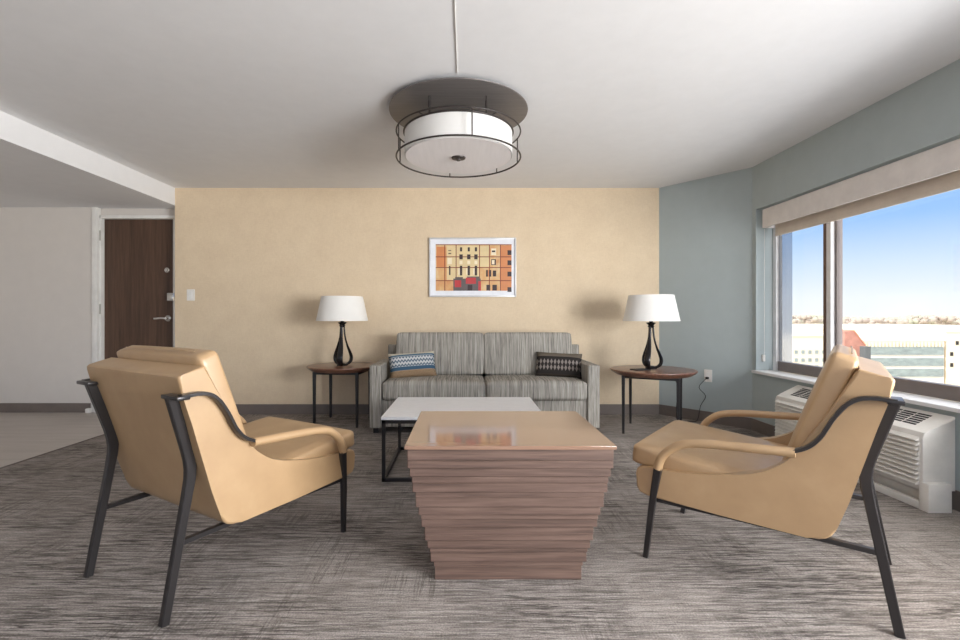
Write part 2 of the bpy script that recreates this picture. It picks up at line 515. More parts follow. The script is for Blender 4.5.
for a, b in ((MY + 0.03, WY1 - 0.08), (0.98, MY - 0.07), (WY0, 0.88)):
    bx('pane', (GX + 0.01, a, SILL + 0.07), (GX + 0.016, b, HEAD - 0.04), M['glass'], w)
bx('sill', (WX - 0.035, WY0 - 0.03, SILL - 0.025), (WX + 0.17, WY1 + 0.02, SILL), M['white_stone'], w, 0.006)

bl = thing('roller_blind', 'white roller blind with square fascia rolled up above the window', 'blind', (WX + 0.05, WY1 - 0.04, 1.99))
L_ = WY1 - 0.04 - WY0 - 0.05
bx('fascia', (-0.02, -L_, -0.165), (0.0, 0, 0.0), M['blind_box'], bl, 0.004)
bx('end_cap', (0.0, -0.008, -0.165), (0.085, 0.0, 0.0), M['blind_box'], bl, 0.002)
bm = bmesh.new()
sweep(bm, [(0.045, -L_ + 0.02, -0.07), (0.045, -0.02, -0.07)], 0.075, 0.075, side=(0, 0, 1), n=20, round_=True)
obj('roll', bm, M['blind_cloth'], bl)
fb = bx('fabric', (0.072, -L_ + 0.03, -0.225), (0.0755, -0.04, -0.07), M['blind_cloth'], bl)
bx('bottom_bar', (0.066, -L_ + 0.03, -0.245), (0.082, -0.04, -0.222), M['blind_cloth'], fb, 0.004)
ch = thing('blind_chain_clip', 'small clear chain holder on the window reveal below the blind', 'clip', (WX + 0.06, WY1 - 0.001, 0.66))
bx('clip_body', (-0.012, -0.02, -0.03), (0.012, 0, 0.03), M['white_plastic'], ch, 0.004)
bm = bmesh.new()
sweep(bm, [(0.0, -0.022, 0.0), (0.0, -0.024, 1.16)], 0.004, 0.004, n=8, round_=True)
obj('chain', bm, M['white_plastic'], ch)

# ------------------------------------------------------------------ air conditioner below the window
ac = thing('air_conditioner', 'cream wall air conditioner with louvred front below the window', 'air conditioner', (WX - 0.013, 0, 0))
ay0, ay1 = 2.50, 3.70
fx = -0.19 + 0.013
def acprof(bm, y0, y1):
    poly = [(0, 0.10), (fx + 0.02, 0.095), (fx + 0.004, 0.11), (fx, 0.13), (fx, 0.385), (fx + 0.012, 0.412), (fx + 0.04, 0.425), (0, 0.497)]
    A, B, fa, fb_ = prism(bm, poly, y0, y1)
    es = [e for e in bm.edges if (e.verts[0] in A and e.verts[1] in A) or (e.verts[0] in B and e.verts[1] in B)]
    bmesh.ops.bevel(bm, geom=es, offset=0.008, segments=2, profile=0.5, affect='EDGES')
bm = bmesh.new(); acprof(bm, ay0, ay1); cab = obj('cabinet', bm, M['ac_white'], ac)
bm = bmesh.new()
for k in range(10):
    z = 0.135 + k * 0.026
    prism(bm, [(fx + 0.002, z), (fx - 0.020, z - 0.004), (fx - 0.021, z + 0.002), (fx + 0.002, z + 0.019)], ay0 + 0.02, ay1 - 0.03)
obj('louvre_panel', bm, M['ac_white'], ac)
def slope(x):  # height of the sloped top at local x
    return 0.425 + (x - (fx + 0.04)) / (0 - (fx + 0.04)) * (0.497 - 0.425)
for y0, y1 in ((3.32, 3.61), (2.60, 2.86)):
    bm = bmesh.new()
    for k in range(6):
        xa = fx + 0.055 + k * 0.017
        for m in range(3):
            ya = y0 + m * (y1 - y0) / 3
            A = [(xa, slope(xa) + 0.001), (xa + 0.011, slope(xa + 0.011) + 0.001), (xa + 0.011, slope(xa + 0.011) - 0.003), (xa, slope(xa) - 0.003)]
            prism(bm, A, ya, ya + (y1 - y0) / 3 - 0.008)
    obj('vent_grille', bm, M['dark_void'], ac)
bm = bmesh.new()
xa, xb = fx + 0.045, -0.02
prism(bm, [(xa, slope(xa)), (xb, slope(xb)), (xb, slope(xb) + 0.004), (xa, slope(xa) + 0.004)], 2.92, 3.19)
obj('control_cover', bm, M['ac_white'], ac)
bm = bmesh.new()
box(bm, (fx + 0.0, ay0 + 0.0, 0.0), (fx + 0.022, ay1 - 0.03, 0.042), 0.003)
box(bm, (fx - 0.003, ay0 - 0.035, 0.0), (fx + 0.12, ay0 + 0.02, 0.15), 0.003)
box(bm, (fx + 0.0, ay1 - 0.07, 0.0), (fx + 0.06, ay1, 0.12), 0.003)
obj('sub_base', bm, M['ac_white'], ac)
bx('gap_filler', (fx + 0.06, ay0 + 0.03, 0.002), (-0.02, ay1 - 0.05, 0.094), M['ac_white'], ac)  # recessed cream filler below the cabinet

# ------------------------------------------------------------------ outlet on the angled wall
op = A0 + (A1 - A0) * 0.565
ang = math.atan2(adir.y, adir.x)
ou = thing('wall_outlet', 'white double wall outlet low on the blue-grey angled wall', 'outlet', (op.x, op.y, 0.455), ang)
bx('outlet_plate', (-0.038, -0.007, -0.06), (0.038, 0, 0.06), M['white_plastic'], ou, 0.003)
for z in (0.02, -0.02):
    bx('socket', (-0.017, -0.0095, z - 0.014), (0.017, -0.006, z + 0.014), M['white_trim'], ou, 0.004)

# ------------------------------------------------------------------ ceiling light
lx, ly = px(458.5, 3.09), 3.09
cl = thing('ceiling_light', 'large flush drum ceiling light with dark bronze disc and wire cage', 'ceiling light', (lx, ly, CE))
bm = bmesh.new(); lathe(bm, [(0.445, -0.032), (0.452, -0.030), (0.453, -0.027), (0.448, -0.022), (0.38, -0.018), (0.38, 0.0)], 96); obj('canopy_disc', bm, M['bronze'], cl, 40)
bm = bmesh.new()
lathe(bm, [(0.348, -0.318), (0.352, -0.318), (0.352, -0.172), (0.346, -0.172), (0.346, -0.31)], 96, cap=False)
obj('drum_shade', bm, M['drum_white'], cl)
bm = bmesh.new(); lathe(bm, [(0.345, -0.322), (0.345, -0.314)], 96); obj('diffuser', bm, M['diffuser'], cl)
bm = bmesh.new(); lathe(bm, [(0.0, -0.345), (0.012, -0.343), (0.016, -0.333), (0.045, -0.329), (0.047, -0.322)], 32); obj('finial', bm, M['cage_dark'], cl)
cage = None
bm = bmesh.new(); torus(bm, 0.405, 0.0055, -0.33); cage = obj('cage_ring', bm, M['cage_dark'], cl, 60)
bm = bmesh.new(); torus(bm, 0.405, 0.005, -0.166); obj('cage_ring', bm, M['cage_dark'], cl, 60)
bm = bmesh.new(); torus(bm, 0.356, 0.006, -0.168); obj('drum_rim', bm, M['cage_dark'], cl, 60)
for a in (-78, -156, 168, 100, 12, 48):
    bm = bmesh.new(); x, y = 0.405 * math.cos(R(a)), 0.405 * math.sin(R(a))
    sweep(bm, [(x, y, -0.33), (x, y, -0.166)], 0.008, 0.008, n=8, round_=True); obj('cage_rod', bm, M['cage_dark'], cl)
for a in (-55, -125, 90):
    bm = bmesh.new(); x, y = 0.30 * math.cos(R(a)), 0.30 * math.sin(R(a))
    sweep(bm, [(x, y, -0.166), (x, y, -0.030)], 0.009, 0.009, n=8, round_=True)
    sweep(bm, [(x, y, -0.10), (x, y, -0.062)], 0.014, 0.014, n=12, round_=True)
    sweep(bm, [(0, 0, -0.166), (x * 1.35, y * 1.35, -0.166)], 0.008, 0.008, n=6, round_=True)
    obj('hanger', bm, M['cage_dark'], cl)
bm = bmesh.new(); sweep(bm, [(0, 0, -0.32), (0, 0, -0.015)], 0.02, 0.02, n=10, round_=True); obj('stem', bm, M['bronze'], cl)
o = bx('ceiling_raceway', (lx - 0.003, RY, CE - 0.005), (lx + 0.003, ly - 0.452, CE), M['white_paint'], None, 0.003)
tag(o, 'thin white cable raceway running along the ceiling to the light', 'cable raceway')

# ------------------------------------------------------------------ armchairs
def smooth_profile(pts, n=5): return [(p.x, p.y) for p in catmull([(a, b, 0) for a, b in pts], n)]

def armchair(name, label, loc, rz):
    """local axes: +X forward from the rear leg feet, Y across, Z up"""
    t = thing(name, label, 'armchair', loc, rz, 'tan leather armchairs')
    HW, IN = 0.350, 0.300
    back_in = [(0.103, 0.852), (0.19, 0.69), (0.266, 0.567)]
    rim = smooth_profile([(0.266, 0.567), (0.31, 0.512), (0.40, 0.457), (0.56, 0.420), (0.70, 0.406), (0.79, 0.403)], 5)
    rear = [(0.030, 0.76), (0.057, 0.672), (0.128, 0.415), (0.158, 0.325)]
    corner = [(0.164, 0.308), (0.174, 0.291), (0.188, 0.279), (0.208, 0.271), (0.240, 0.269)]
    bottom = [(0.50, 0.275), (0.775, 0.283)]
    front = [(0.812, 0.293), (0.825, 0.315), (0.829, 0.372), (0.822, 0.393), (0.805, 0.402)]
    top = [(0.100, 0.860), (0.028, 0.838), (0.019, 0.835), (0.0145, 0.829), (0.0155, 0.815)]
    side = top + rear + corner + bottom + front + list(reversed(rim)) [1:] + [(0.19, 0.69), (0.112, 0.846)]
    bm = bmesh.new()
    for sg in (-1, 1):
        b2 = bmesh.new()
        A, B, fa, fb_ = prism(b2, side, sg * IN, sg * HW)
        outer = fb_
        es = list(outer.edges)
        bmesh.ops.bevel(b2, geom=es, offset=0.010, segments=3, profile=0.5, affect='EDGES')
        me = bpy.data.meshes.new('tmp'); b2.to_mesh(me); b2.free(); bm.from_mesh(me); bpy.data.meshes.remove(me)
    # seat deck and back slab between the side panels
    deck = [(0.829, 0.372), (0.822, 0.393), (0.805, 0.402), (0.70, 0.385), (0.30, 0.335), (0.235, 0.36), (0.185, 0.55)]
    mid = top + rear + corner + bottom + front[:3] + deck[1:] + [(0.106, 0.840)]
    prism(bm, mid, -IN - 0.001, IN + 0.001)
    weight(obj('shell', bm, M['leather'], t, 40))
    # seat cushion, tilted up to the front
    bm = bmesh.new()
    mt = Matrix.Translation((0.572, 0, 0.412)) @ Matrix.Rotation(R(-6.5), 4, 'Y')
    cushion(bm, (0.57, 0.650, 0.085), 0.022, (0.012, 0.006), 16, mt)
    sc = obj('seat_cushion', bm, M['leather'], t, 50)
    # back cushion, leaning
    bm = bmesh.new()
    lean = R(19.5)
    mt = Matrix.Translation((0.2103, 0, 0.684)) @ Matrix.Rotation(-lean, 4, 'Y')
    cushion(bm, (0.080, 0.63, 0.46), 0.018, (0.004, 0.008), 16, mt)
    bc = obj('back_cushion', bm, M['leather'], t, 50)
    # welts (stitched edges)
    bm = bmesh.new()
    for sg in (-1, 1):
        pts = [mt @ Vector((-0.0535, sg * 0.27, z)) for z in (-0.19, 0.0, 0.2)]
    zt = 0.235 + 0.0
    sweep(bm, [mt @ Vector((-0.012, y, zt + 0.009 * max(0, 1 - (y / 0.2875) ** 2) ** 0.6)) for y in [(-0.255 + 0.051 * k) for k in range(11)]], 0.005, 0.003, side=(1, 0, 0))
    obj('seam', bm, M['leather'], bc)
    for sg in (-1, 1):
        V = lambda s, v, z: Vector((s, sg * v, z))
        # rear leg
        bm = bmesh.new()
        pts = [V(0.0, 0.2875, 0.0), V(0.072, 0.289, 0.40), V(0.083, 0.290, 0.465), V(0.085, 0.290, 0.50), V(0.081, 0.290, 0.535), V(0.071, 0.291, 0.575), V(0.014, 0.306, 0.762)]
        sweep(bm, pts, 0.026, lambda q: 0.027 + 0.008 * min(1, q * 2.2), side=(0, 1, 0))
        obj('leg', bm, M['gun_metal'], t, 30)
        # top plate and dark arm bar
        bm = bmesh.new()
        bar = [V(0.012, 0.366, 0.768)] + [Vector((p.x, sg * p.y, p.z)) for p in catmull([(0.06, 0.367, 0.772), (0.10, 0.368, 0.766), (0.135, 0.368, 0.742), (0.17, 0.368, 0.69), (0.202, 0.368, 0.627), (0.238, 0.368, 0.586), (0.288, 0.368, 0.561)], 5)]
        sweep(bm, bar, 0.032, 0.013, side=(0, 1, 0))
        box(bm, (-0.006, min(sg * 0.278, sg * 0.384), 0.757), (0.036, max(sg * 0.278, sg * 0.384), 0.771), 0.003)
        obj('arm_bar', bm, M['gun_metal'], t, 30)
        # leather wrapped armrest
        bm = bmesh.new()
        arm = [Vector((p.x, sg * p.y, p.z)) for p in catmull([(0.272, 0.368, 0.561), (0.36, 0.368, 0.556), (0.45, 0.368, 0.551), (0.56, 0.368, 0.543), (0.64, 0.367, 0.527), (0.69, 0.366, 0.493), (0.720, 0.365, 0.455), (0.733, 0.364, 0.412)], 5)]
        sweep(bm, arm, 0.042, lambda q: 0.034, side=(0, 1, 0), n=14, round_=True)
        obj('armrest', bm, M['leather'], t, 50)
        # front leg
        bm = bmesh.new()
        sweep(bm, [V(0.731, 0.364, 0.417), V(0.765, 0.335, 0.24), V(0.805, 0.292, 0.0)], lambda q: 0.026 - 0.006 * q, lambda q: 0.030 - 0.010 * q, side=(0, 1, 0))
        obj('leg', bm, M['gun_metal'], t, 30)
        # side rail under the shell
        bm = bmesh.new()
        sweep(bm, [V(0.045, 0.289, 0.254), V(0.24, 0.289, 0.257), V(0.50, 0.303, 0.264), V(0.768, 0.324, 0.271)], 0.022, 0.018, side=(0, 1, 0))
        obj('side_rail', bm, M['gun_metal'], t, 30)
    return t

fwd = Vector((0.518, 0.855)); near = Vector((-1.01, 1.571))
vdir = Vector((-fwd.y, fwd.x))
mid = near + vdir * 0.2875
armchair('armchair', 'tan leather armchair on the left side, turned with its back to the viewer', (mid.x, mid.y, 0), math.atan2(fwd.y, fwd.x))
fwd = Vector((-0.778, 0.628)); near = Vector((1.401, 1.517))
vdir = Vector((-fwd.y, fwd.x))
mid = near - vdir * 0.2875
armchair('armchair', 'tan leather armchair in side view beside the window and air conditioner', (mid.x, mid.y, 0), math.atan2(fwd.y, fwd.x))

# ------------------------------------------------------------------ layered wooden coffee table
ct = thing('coffee_table', 'brown tapered block coffee table of stacked wooden layers with glossy top', 'coffee table', (0.165, 2.06, 0))
tw, td, th = 0.786, 0.648, 0.553
bm = bmesh.new()
nl = 17; zz = 0.0
hs = [0.056, 0.022, 0.040, 0.018, 0.034, 0.022, 0.036, 0.030, 0.020, 0.034, 0.038, 0.022, 0.036, 0.026, 0.034, 0.028, 0.044]
sc_ = (th - 0.014) / sum(hs)
for k, h in enumerate(hs):
    h *= sc_
    q = (zz + h / 2) / th
    ins = 0.112 * (1 - q) ** 1.2 + (0.0, 0.005, 0.001, 0.004, 0.0025)[k % 5]
    box(bm, (-tw / 2 + ins, -td / 2 + ins, zz), (tw / 2 - ins, td / 2 - ins, zz + h + 0.0005), 0.0025, 1)
    zz += h
obj('base', bm, M['slat_wood'], ct, 20)
bx('tabletop', (-tw / 2, -td / 2, th - 0.014), (tw / 2, td / 2, th), M['gloss_top'], ct, 0.002)

# white topped coffee table
wt = thing('coffee_table', 'low coffee table with white top on thin black frame before the sofa', 'coffee table', (-0.016, 3.30, 0))
ww, wd, wh = 1.03, 0.735, 0.406
bx('tabletop', (-ww / 2, -wd / 2, wh - 0.02), (ww / 2, wd / 2, wh), M['white_stone'], wt, 0.003)
tb = 0.022
bm = bmesh.new()
for sy in (-1, 1):
    y = sy * (wd / 2 - tb / 2 - 0.004)
    box(bm, (-ww / 2 + 0.004, y - tb / 2, wh - 0.043), (ww / 2 - 0.004, y + tb / 2, wh - 0.02), 0.001)
    box(bm, (-ww / 2 + 0.004, y - tb / 2, 0), (ww / 2 - 0.004, y + tb / 2, tb), 0.001)
for sx in (-1, 1):
    x = sx * (ww / 2 - tb / 2 - 0.004)
    box(bm, (x - tb / 2, -wd / 2 + 0.004, wh - 0.043), (x + tb / 2, wd / 2 - 0.004, wh - 0.02), 0.001)
    box(bm, (x - tb / 2, -wd / 2 + 0.004, 0), (x + tb / 2, wd / 2 - 0.004, tb), 0.001)
obj('frame', bm, M['black_metal'], wt)
for sx in (-1, 1):
    for sy in (-1, 1):
        x = sx * (ww / 2 - tb / 2 - 0.004); y = sy * (wd / 2 - tb / 2 - 0.004)
        bx('leg', (x - tb / 2, y - tb / 2, tb * 0.5), (x + tb / 2, y + tb / 2, wh - 0.03), M['black_metal'], wt, 0.001)

# ------------------------------------------------------------------ sofa
sf = thing('sofa', 'grey striped two seat sofa against the tan wall', 'sofa', (0, 0, 0))
X0, X1 = -0.850, 1.178
YF, YB = 4.13, 4.95
aw = 0.105
ztop = 0.605
bx('base', (X0 + aw - 0.005, YF + 0.035, 0.055), (X1 - aw + 0.005, YB - 0.02, 0.305), M['sofa'], sf, 0.008)
for a, b in ((X0, X0 + aw), (X1 - aw, X1)):
    bm = bmesh.new()
    box(bm, (a, YF, 0.05), (b, 4.79, ztop), 0.012, 3)
    weight(obj('arm', bm, M['sofa_side'], sf, 45))
bm = bmesh.new()
mt = Matrix.Translation((0, 4.80, 0.05)) @ Matrix.Rotation(R(-5), 4, 'X')
box(bm, (X0 + 0.045, -0.005, 0.0), (X1 - 0.008, 0.085, 0.70), 0.014, 3, 0, mt)
weight(obj('back_frame', bm, M['sofa'], sf, 45))
xm = 0.174
xs = [(X0 + aw + 0.004, xm - 0.004), (xm + 0.004, X1 - aw - 0.004)]
for a, b in xs:
    bm = bmesh.new()
    mt = Matrix.Translation(((a + b) / 2, (YF - 0.0 + 4.68) / 2, 0.377))
    cushion(bm, (b - a, 4.70 - YF, 0.165), 0.035, (0.016, 0.006), 16, mt)
    obj('seat_cushion', bm, M['sofa'], sf, 60)
for a, b in ((X0 + 0.175, xm - 0.006), (xm + 0.006, X1 - 0.150)):
    bm = bmesh.new()
    mt = Matrix.Translation(((a + b) / 2, 4.655, 0.665)) @ Matrix.Rotation(R(-9), 4, 'X')
    cushion(bm, (b - a, 0.17, 0.41), 0.024, (0.004, 0.016), 16, mt)
    obj('back_cushion', bm, M['sofa'], sf, 60)
for x in (X0 + 0.05, X1 - 0.05):
    for y in (YF + 0.06, YB - 0.09):
        bx('foot', (x - 0.022, y - 0.022, 0), (x + 0.022, y + 0.022, 0.06), M['black_metal'], sf, 0.003)

# throw pillows
def pillow_mat(kind):
    t = NT('woven pillow ' + kind)
    tc = t.n('ShaderNodeTexCoord')
    sp = t.n('ShaderNodeSeparateXYZ'); t.l(tc.outputs['Generated'], sp.inputs[0])
    X, Z = sp.outputs['X'], sp.outputs['Z']
    def wave(f, ph=0.0):   # triangle wave 0..1 along X
        return t.math('PINGPONG', t.math('ADD', t.math('MULTIPLY', X, f), ph), 1.0)
    if kind == 'blue':
        band = t.ramp(Z, [(0.0, lin((168, 142, 112))), (0.26, lin((176, 152, 124))), (0.27, lin((66, 94, 116))), (0.40, lin((72, 102, 126))), (0.41, lin((196, 198, 198))), (0.80, lin((206, 206, 202))), (0.81, lin((74, 100, 120))), (0.87, lin((74, 100, 120))), (0.88, lin((206, 198, 180)))], 'CONSTANT')
        zz_ = t.math('ABSOLUTE', t.math('SUBTRACT', t.math('FRACT', t.math('ADD', t.math('MULTIPLY', Z, 6.0), t.math('MULTIPLY', wave(30), 0.5))), 0.5))
        pat = t.math('GREATER_THAN', zz_, 0.28)
        inb = t.math('MULTIPLY', t.math('GREATER_THAN', Z, 0.42), t.math('LESS_THAN', Z, 0.80))
        col = t.mix(t.math('MULTIPLY', pat, inb), band, lin((88, 104, 118)))
        tan_ = t.math('MULTIPLY', t.math('LESS_THAN', Z, 0.26), t.math('GREATER_THAN', t.math('FRACT', t.math('ADD', t.math('MULTIPLY', Z, 22), wave(40))), 0.62))
        col = t.mix(tan_, col, lin((98, 78, 60)))
    else:
        band = t.ramp(Z, [(0.0, lin((66, 58, 52))), (0.10, lin((52, 48, 46))), (0.74, lin((48, 45, 44))), (0.78, lin((104, 95, 84))), (1.0, lin((116, 107, 95)))], 'CONSTANT')
        fx_ = t.math('ABSOLUTE', t.math('SUBTRACT', t.math('FRACT', t.math('MULTIPLY', X, 13.0)), 0.5))
        fz = t.math('ABSOLUTE', t.math('SUBTRACT', t.math('FRACT', t.math('MULTIPLY', Z, 4.4)), 0.5))
        pat = t.math('LESS_THAN', t.math('ADD', fx_, t.math('MULTIPLY', fz, 0.8)), 0.40)
        inb = t.math('MULTIPLY', t.math('GREATER_THAN', Z, 0.22), t.math('LESS_THAN', Z, 0.68))
        col = t.mix(t.math('MULTIPLY', pat, inb), band, lin((138, 128, 122)))
    t.setc(col)
    t.bump(t.noise(t.coords((300, 300, 300)), 1.0, 1.0), 0.3, 0.001)
    return t.fin(0.9, spec=0.1)
def pillow(label, W, H, D, kind, loc, rot):
    bm = bmesh.new()
    n = 18
    grid = {}
    for sd in (1, -1):
        for i in range(n + 1):
            for j in range(n + 1):
                u, v = 2 * i / n - 1, 2 * j / n - 1
                edge = i in (0, n) or j in (0, n)
                if edge and sd == -1: grid[sd, i, j] = grid[1, i, j]; continue
                pinch = 1 - 0.05 * (1 - u * u) * abs(v) ** 3
                pin2 = 1 - 0.04 * (1 - v * v) * abs(u) ** 3
                y = sd * D / 2 * ((1 - u ** 4) * (1 - v ** 4)) ** 0.55
                grid[sd, i, j] = bm.verts.new((u * W / 2 * pin2, y, v * H / 2 * pinch))
        for i in range(n):
            for j in range(n):
                bm.faces.new((grid[sd, i, j], grid[sd, i + 1, j], grid[sd, i + 1, j + 1], grid[sd, i, j + 1]))
    o = obj('throw_pillow', bm, pillow_mat(kind), None, 80)
    o.location = loc; o.rotation_euler = rot
    tag(o, label, 'pillow', 'lumbar pillows on the sofa')
    return o
pillow('blue, white and tan patterned lumbar pillow at the left end of the sofa', 0.44, 0.25, 0.13, 'blue', (-0.505, 4.44, 0.575), (R(-20), R(-3), R(14)))
pillow('dark charcoal patterned lumbar pillow at the right end of the sofa', 0.43, 0.24, 0.12, 'dark', (0.875, 4.44, 0.577), (R(-20), R(2), R(-12)))

# ------------------------------------------------------------------ side tables
def side_table(label, loc, rz, rad, h):
    t = thing('side_table', label, 'side table', loc, rz, 'round side tables flanking the sofa')
    bm = bmesh.new()
    lathe(bm, [(rad - 0.05, 0.512), (rad - 0.008, 0.538), (rad, 0.550), (rad - 0.002, 0.558), (rad - 0.008, 0.560)], 72)
    obj('tabletop', bm, M['walnut'], t, 30)
    bm = bmesh.new()
    for sg in (-1, 1):
        box(bm, (-h, sg * h - 0.011, 0.490), (h, sg * h + 0.011, 0.513), 0.001)
        box(bm, (sg * h - 0.011, -h, 0.490), (sg * h + 0.011, h, 0.513), 0.001)
    obj('apron', bm, M['black_metal'], t)
    for sx in (-1, 1):
        for sy in (-1, 1):
            bm = bmesh.new()
            sweep(bm, [(sx * h, sy * h, 0), (sx * h, sy * h, 0.512)], lambda q: 0.020 + 0.008 * q, lambda q: 0.020 + 0.008 * q, side=(0, 1, 0))
            obj('leg', bm, M['black_metal'], t)
    return t
side_table('round walnut side table on black legs left of the sofa', (-1.202, 4.60, 0), R(-5), 0.343, 0.205)
side_table('round walnut side table on black legs right of the sofa, by the outlet', (1.69, 4.255, 0), R(63), 0.368, 0.2215)

# ------------------------------------------------------------------ table lamps
def lamp(label, loc, rz):
    t = thing('table_lamp', label, 'lamp', loc, rz, 'table lamps with black looped bases')
    bm = bmesh.new()
    lathe(bm, [(0.050, 0.0), (0.053, 0.004), (0.050, 0.010), (0.032, 0.018), (0.026, 0.024)], 32)
    for k in range(3):
        a = 2 * math.pi * k / 3
        prof = [(0.020, 0.012), (0.052, 0.016), (0.080, 0.040), (0.088, 0.080), (0.074, 0.130), (0.050, 0.190), (0.032, 0.255), (0.022, 0.320), (0.017, 0.385)]
        ca, sa = math.cos(a), math.sin(a)
        pts = catmull([(r * ca, r * sa, z) for r, z in prof], 6)
        sweep(bm, pts, lambda q: 0.022 + 0.034 * math.sin(math.pi * min(1, max(0, q * 1.25))) , lambda q: 0.016 + 0.016 * math.sin(math.pi * min(1, q * 1.5)), side=(-sa, ca, 0), n=12, round_=True)
    lathe(bm, [(0.020, 0.370), (0.030, 0.385), (0.024, 0.396), (0.040, 0.412), (0.042, 0.418), (0.018, 0.424), (0.012, 0.45)], 32)
    obj('lamp_base', bm, M['lamp_black'], t, 50)
    z0, z1, r0, r1 = 0.433, 0.668, 0.246, 0.196
    bm = bmesh.new()
    lathe(bm, [(r0 - 0.003, z0 + 0.001), (r0, z0), (r1, z1), (r1 - 0.003, z1 - 0.001), (r0 - 0.003, z0 + 0.001)], 72, cap=False)
    obj('lamp_shade', bm, M['shade'], t, 60)
    bm = bmesh.new()
    lathe(bm, [(0.013, 0.445), (0.016, 0.50), (0.0, 0.50)], 16)
    lathe(bm, [(0.012, 0.50), (0.030, 0.545), (0.028, 0.575), (0.0, 0.595)], 16)
    obj('bulb', bm, M['white_plastic'], t, 50)
    bm = bmesh.new()
    for k in range(3):
        a = 2 * math.pi * k / 3
        sweep(bm, [(0, 0, 0.655), (r1 * 0.985 * math.cos(a), r1 * 0.985 * math.sin(a), 0.660)], 0.004, 0.004, side=(0, 0, 1), n=6, round_=True)
    sweep(bm, [(0, 0, 0.59), (0, 0, 0.675)], 0.006, 0.006, n=8, round_=True)
    obj('harp', bm, M['chrome'], t)
    return t
la = lamp('table lamp with white shade on the side table left of the sofa', (px(342.3, 4.56), 4.56, 0.56), R(-90))
lb = lamp('table lamp with white shade on the right side table before the angled wall', (px(651, 4.29), 4.29, 0.56), R(-12))
g = op + an * 0.03
pc_ = thing('power_cord', 'black cord hanging behind the right side table and plugged into the wall outlet', 'cord', (2.0, 4.58, 0))
bm = bmesh.new()
pts = [(1.995, 4.545, 0.535), (2.03, 4.56, 0.42), (2.065, 4.57, 0.34), (2.04, 4.56, 0.15), (2.05, 4.56, 0.02), (2.10, 4.58, 0.006), (2.20, 4.60, 0.006), (2.27, 4.61, 0.02), (2.295, 4.60, 0.16), (2.335, 4.58, 0.26), (2.285, 4.61, 0.34), (g.x - 0.01, g.y, 0.43)]
sweep(bm, [p - Vector((2.0, 4.58, 0)) for p in catmull(pts, 4)], 0.006, 0.006, side=(0.3, 0.5, 0.81), n=6, round_=True)
obj('wire', bm, M['black_metal'], pc_, 60)
bm = bmesh.new(); inv = Matrix.Translation(pc_.location).inverted()
mt = Matrix.Translation((op.x, op.y, 0.435)) @ Matrix.Rotation(ang, 4, 'Z')
box(bm, (-0.012, -0.040, -0.011), (0.012, -0.0095, 0.011), 0.003, 2, 0, inv @ mt)
obj('plug', bm, M['black_metal'], pc_)
o = bx('tray', (-0.075, -0.05, 0), (0.075, 0.05, 0.008), M['dark_void'], None, 0.003)
o.location = (1.545, 4.17, 0.5605); o.rotation_euler = (0, 0, R(20))
tag(o, 'thin dark tray lying on the right side table beside the lamp', 'tray')

# ------------------------------------------------------------------ framed picture
pc = thing('framed_picture', 'silver framed print of an orange building facade on the tan wall', 'picture', (px(472.7, BY), BY, pz(267.5, BY)))
pw, ph = px(515.8, BY) - px(429.2, BY), pz(238, BY) - pz(297, BY)
fr_ = 0.016
bm = bmesh.new()
box(bm, (-pw / 2, -0.03, -ph / 2), (-pw / 2 + fr_, 0, ph / 2), 0.002); box(bm, (pw / 2 - fr_, -0.03, -ph / 2), (pw / 2, 0, ph / 2), 0.002)
box(bm, (-pw / 2 + fr_, -0.03, -ph / 2), (pw / 2 - fr_, 0, -ph / 2 + fr_), 0.002); box(bm, (-pw / 2 + fr_, -0.03, ph / 2 - fr_), (pw / 2 - fr_, 0, ph / 2), 0.002)
obj('picture_frame', bm, plain('silver white frame', (206, 206, 208), 0.35, 0.2), pc)
bx('mat_board', (-pw / 2 + 0.01, -0.016, -ph / 2 + 0.01), (pw / 2 - 0.01, -0.008, ph / 2 - 0.01), plain('mat board', (232, 234, 240), 0.6), pc)
def facade_mat():
    t = NT('orange facade print')
    a = t.noise(t.coords((6, 6, 4)), 1.0, 4.0)
    t.setc(t.ramp(a, [(0.3, lin((206, 142, 92))), (0.5, lin((216, 170, 116))), (0.62, lin((220, 192, 146))), (0.75, lin((208, 150, 100)))]))
    return t.fin(0.4)
pm = [facade_mat(), plain('print line red brown', (128, 52, 34), 0.4), plain('print window dark', (58, 40, 44), 0.4), plain('print pale', (238, 224, 196), 0.4), plain('print red', (188, 58, 62), 0.4), plain('print grey', (98, 88, 88), 0.4), plain('print yellow', (222, 200, 154), 0.4), plain('print orange', (208, 134, 84), 0.4)]
bm = bmesh.new()
aw_, ah_ = pw * (769 - 132) / (808 - 78), ph * (520 - 130) / (572 - 75)
ax0, az1 = -pw / 2 + pw * (132 - 78) / 730, ph / 2 - ph * (130 - 75) / 497
def ar(x0, y0, x1, y1, m, dp):     # rectangle in print coordinates: 132..769 by 130..520
    f = lambda x: ax0 + (x - 132) / 637 * aw_
    g_ = lambda y: az1 - (y - 130) / 390 * ah_
    box(bm, (f(x0), -0.0165 - dp * 0.0004, g_(y1)), (f(x1), -0.0155, g_(y0)), 0, 1, m)
ar(132, 130, 769, 520, 0, 0)
ar(225, 140, 300, 430, 6, 0.6); ar(300, 140, 500, 430, 6, 0.7); ar(500, 145, 585, 320, 6, 0.6)
ar(672, 140, 769, 520, 7, 0.6); ar(140, 150, 215, 320, 7, 0.6)
for y in (130, 232, 322, 432): ar(132, y, 769, y + 7, 1, 1)
for x in (205, 300, 497, 580, 672): ar(x, 130, x + 7, 520, 1, 1.1)
for x in (345, 410, 470):
    ar(x - 9, 155, x + 9, 190, 2, 2); ar(x - 14, 215, x + 14, 256, 2, 2); ar(x - 12, 268, x + 12, 296, 3, 2); ar(x - 10, 310, x + 10, 392, 2, 2); ar(x - 22, 330, x - 12, 384, 3, 2)
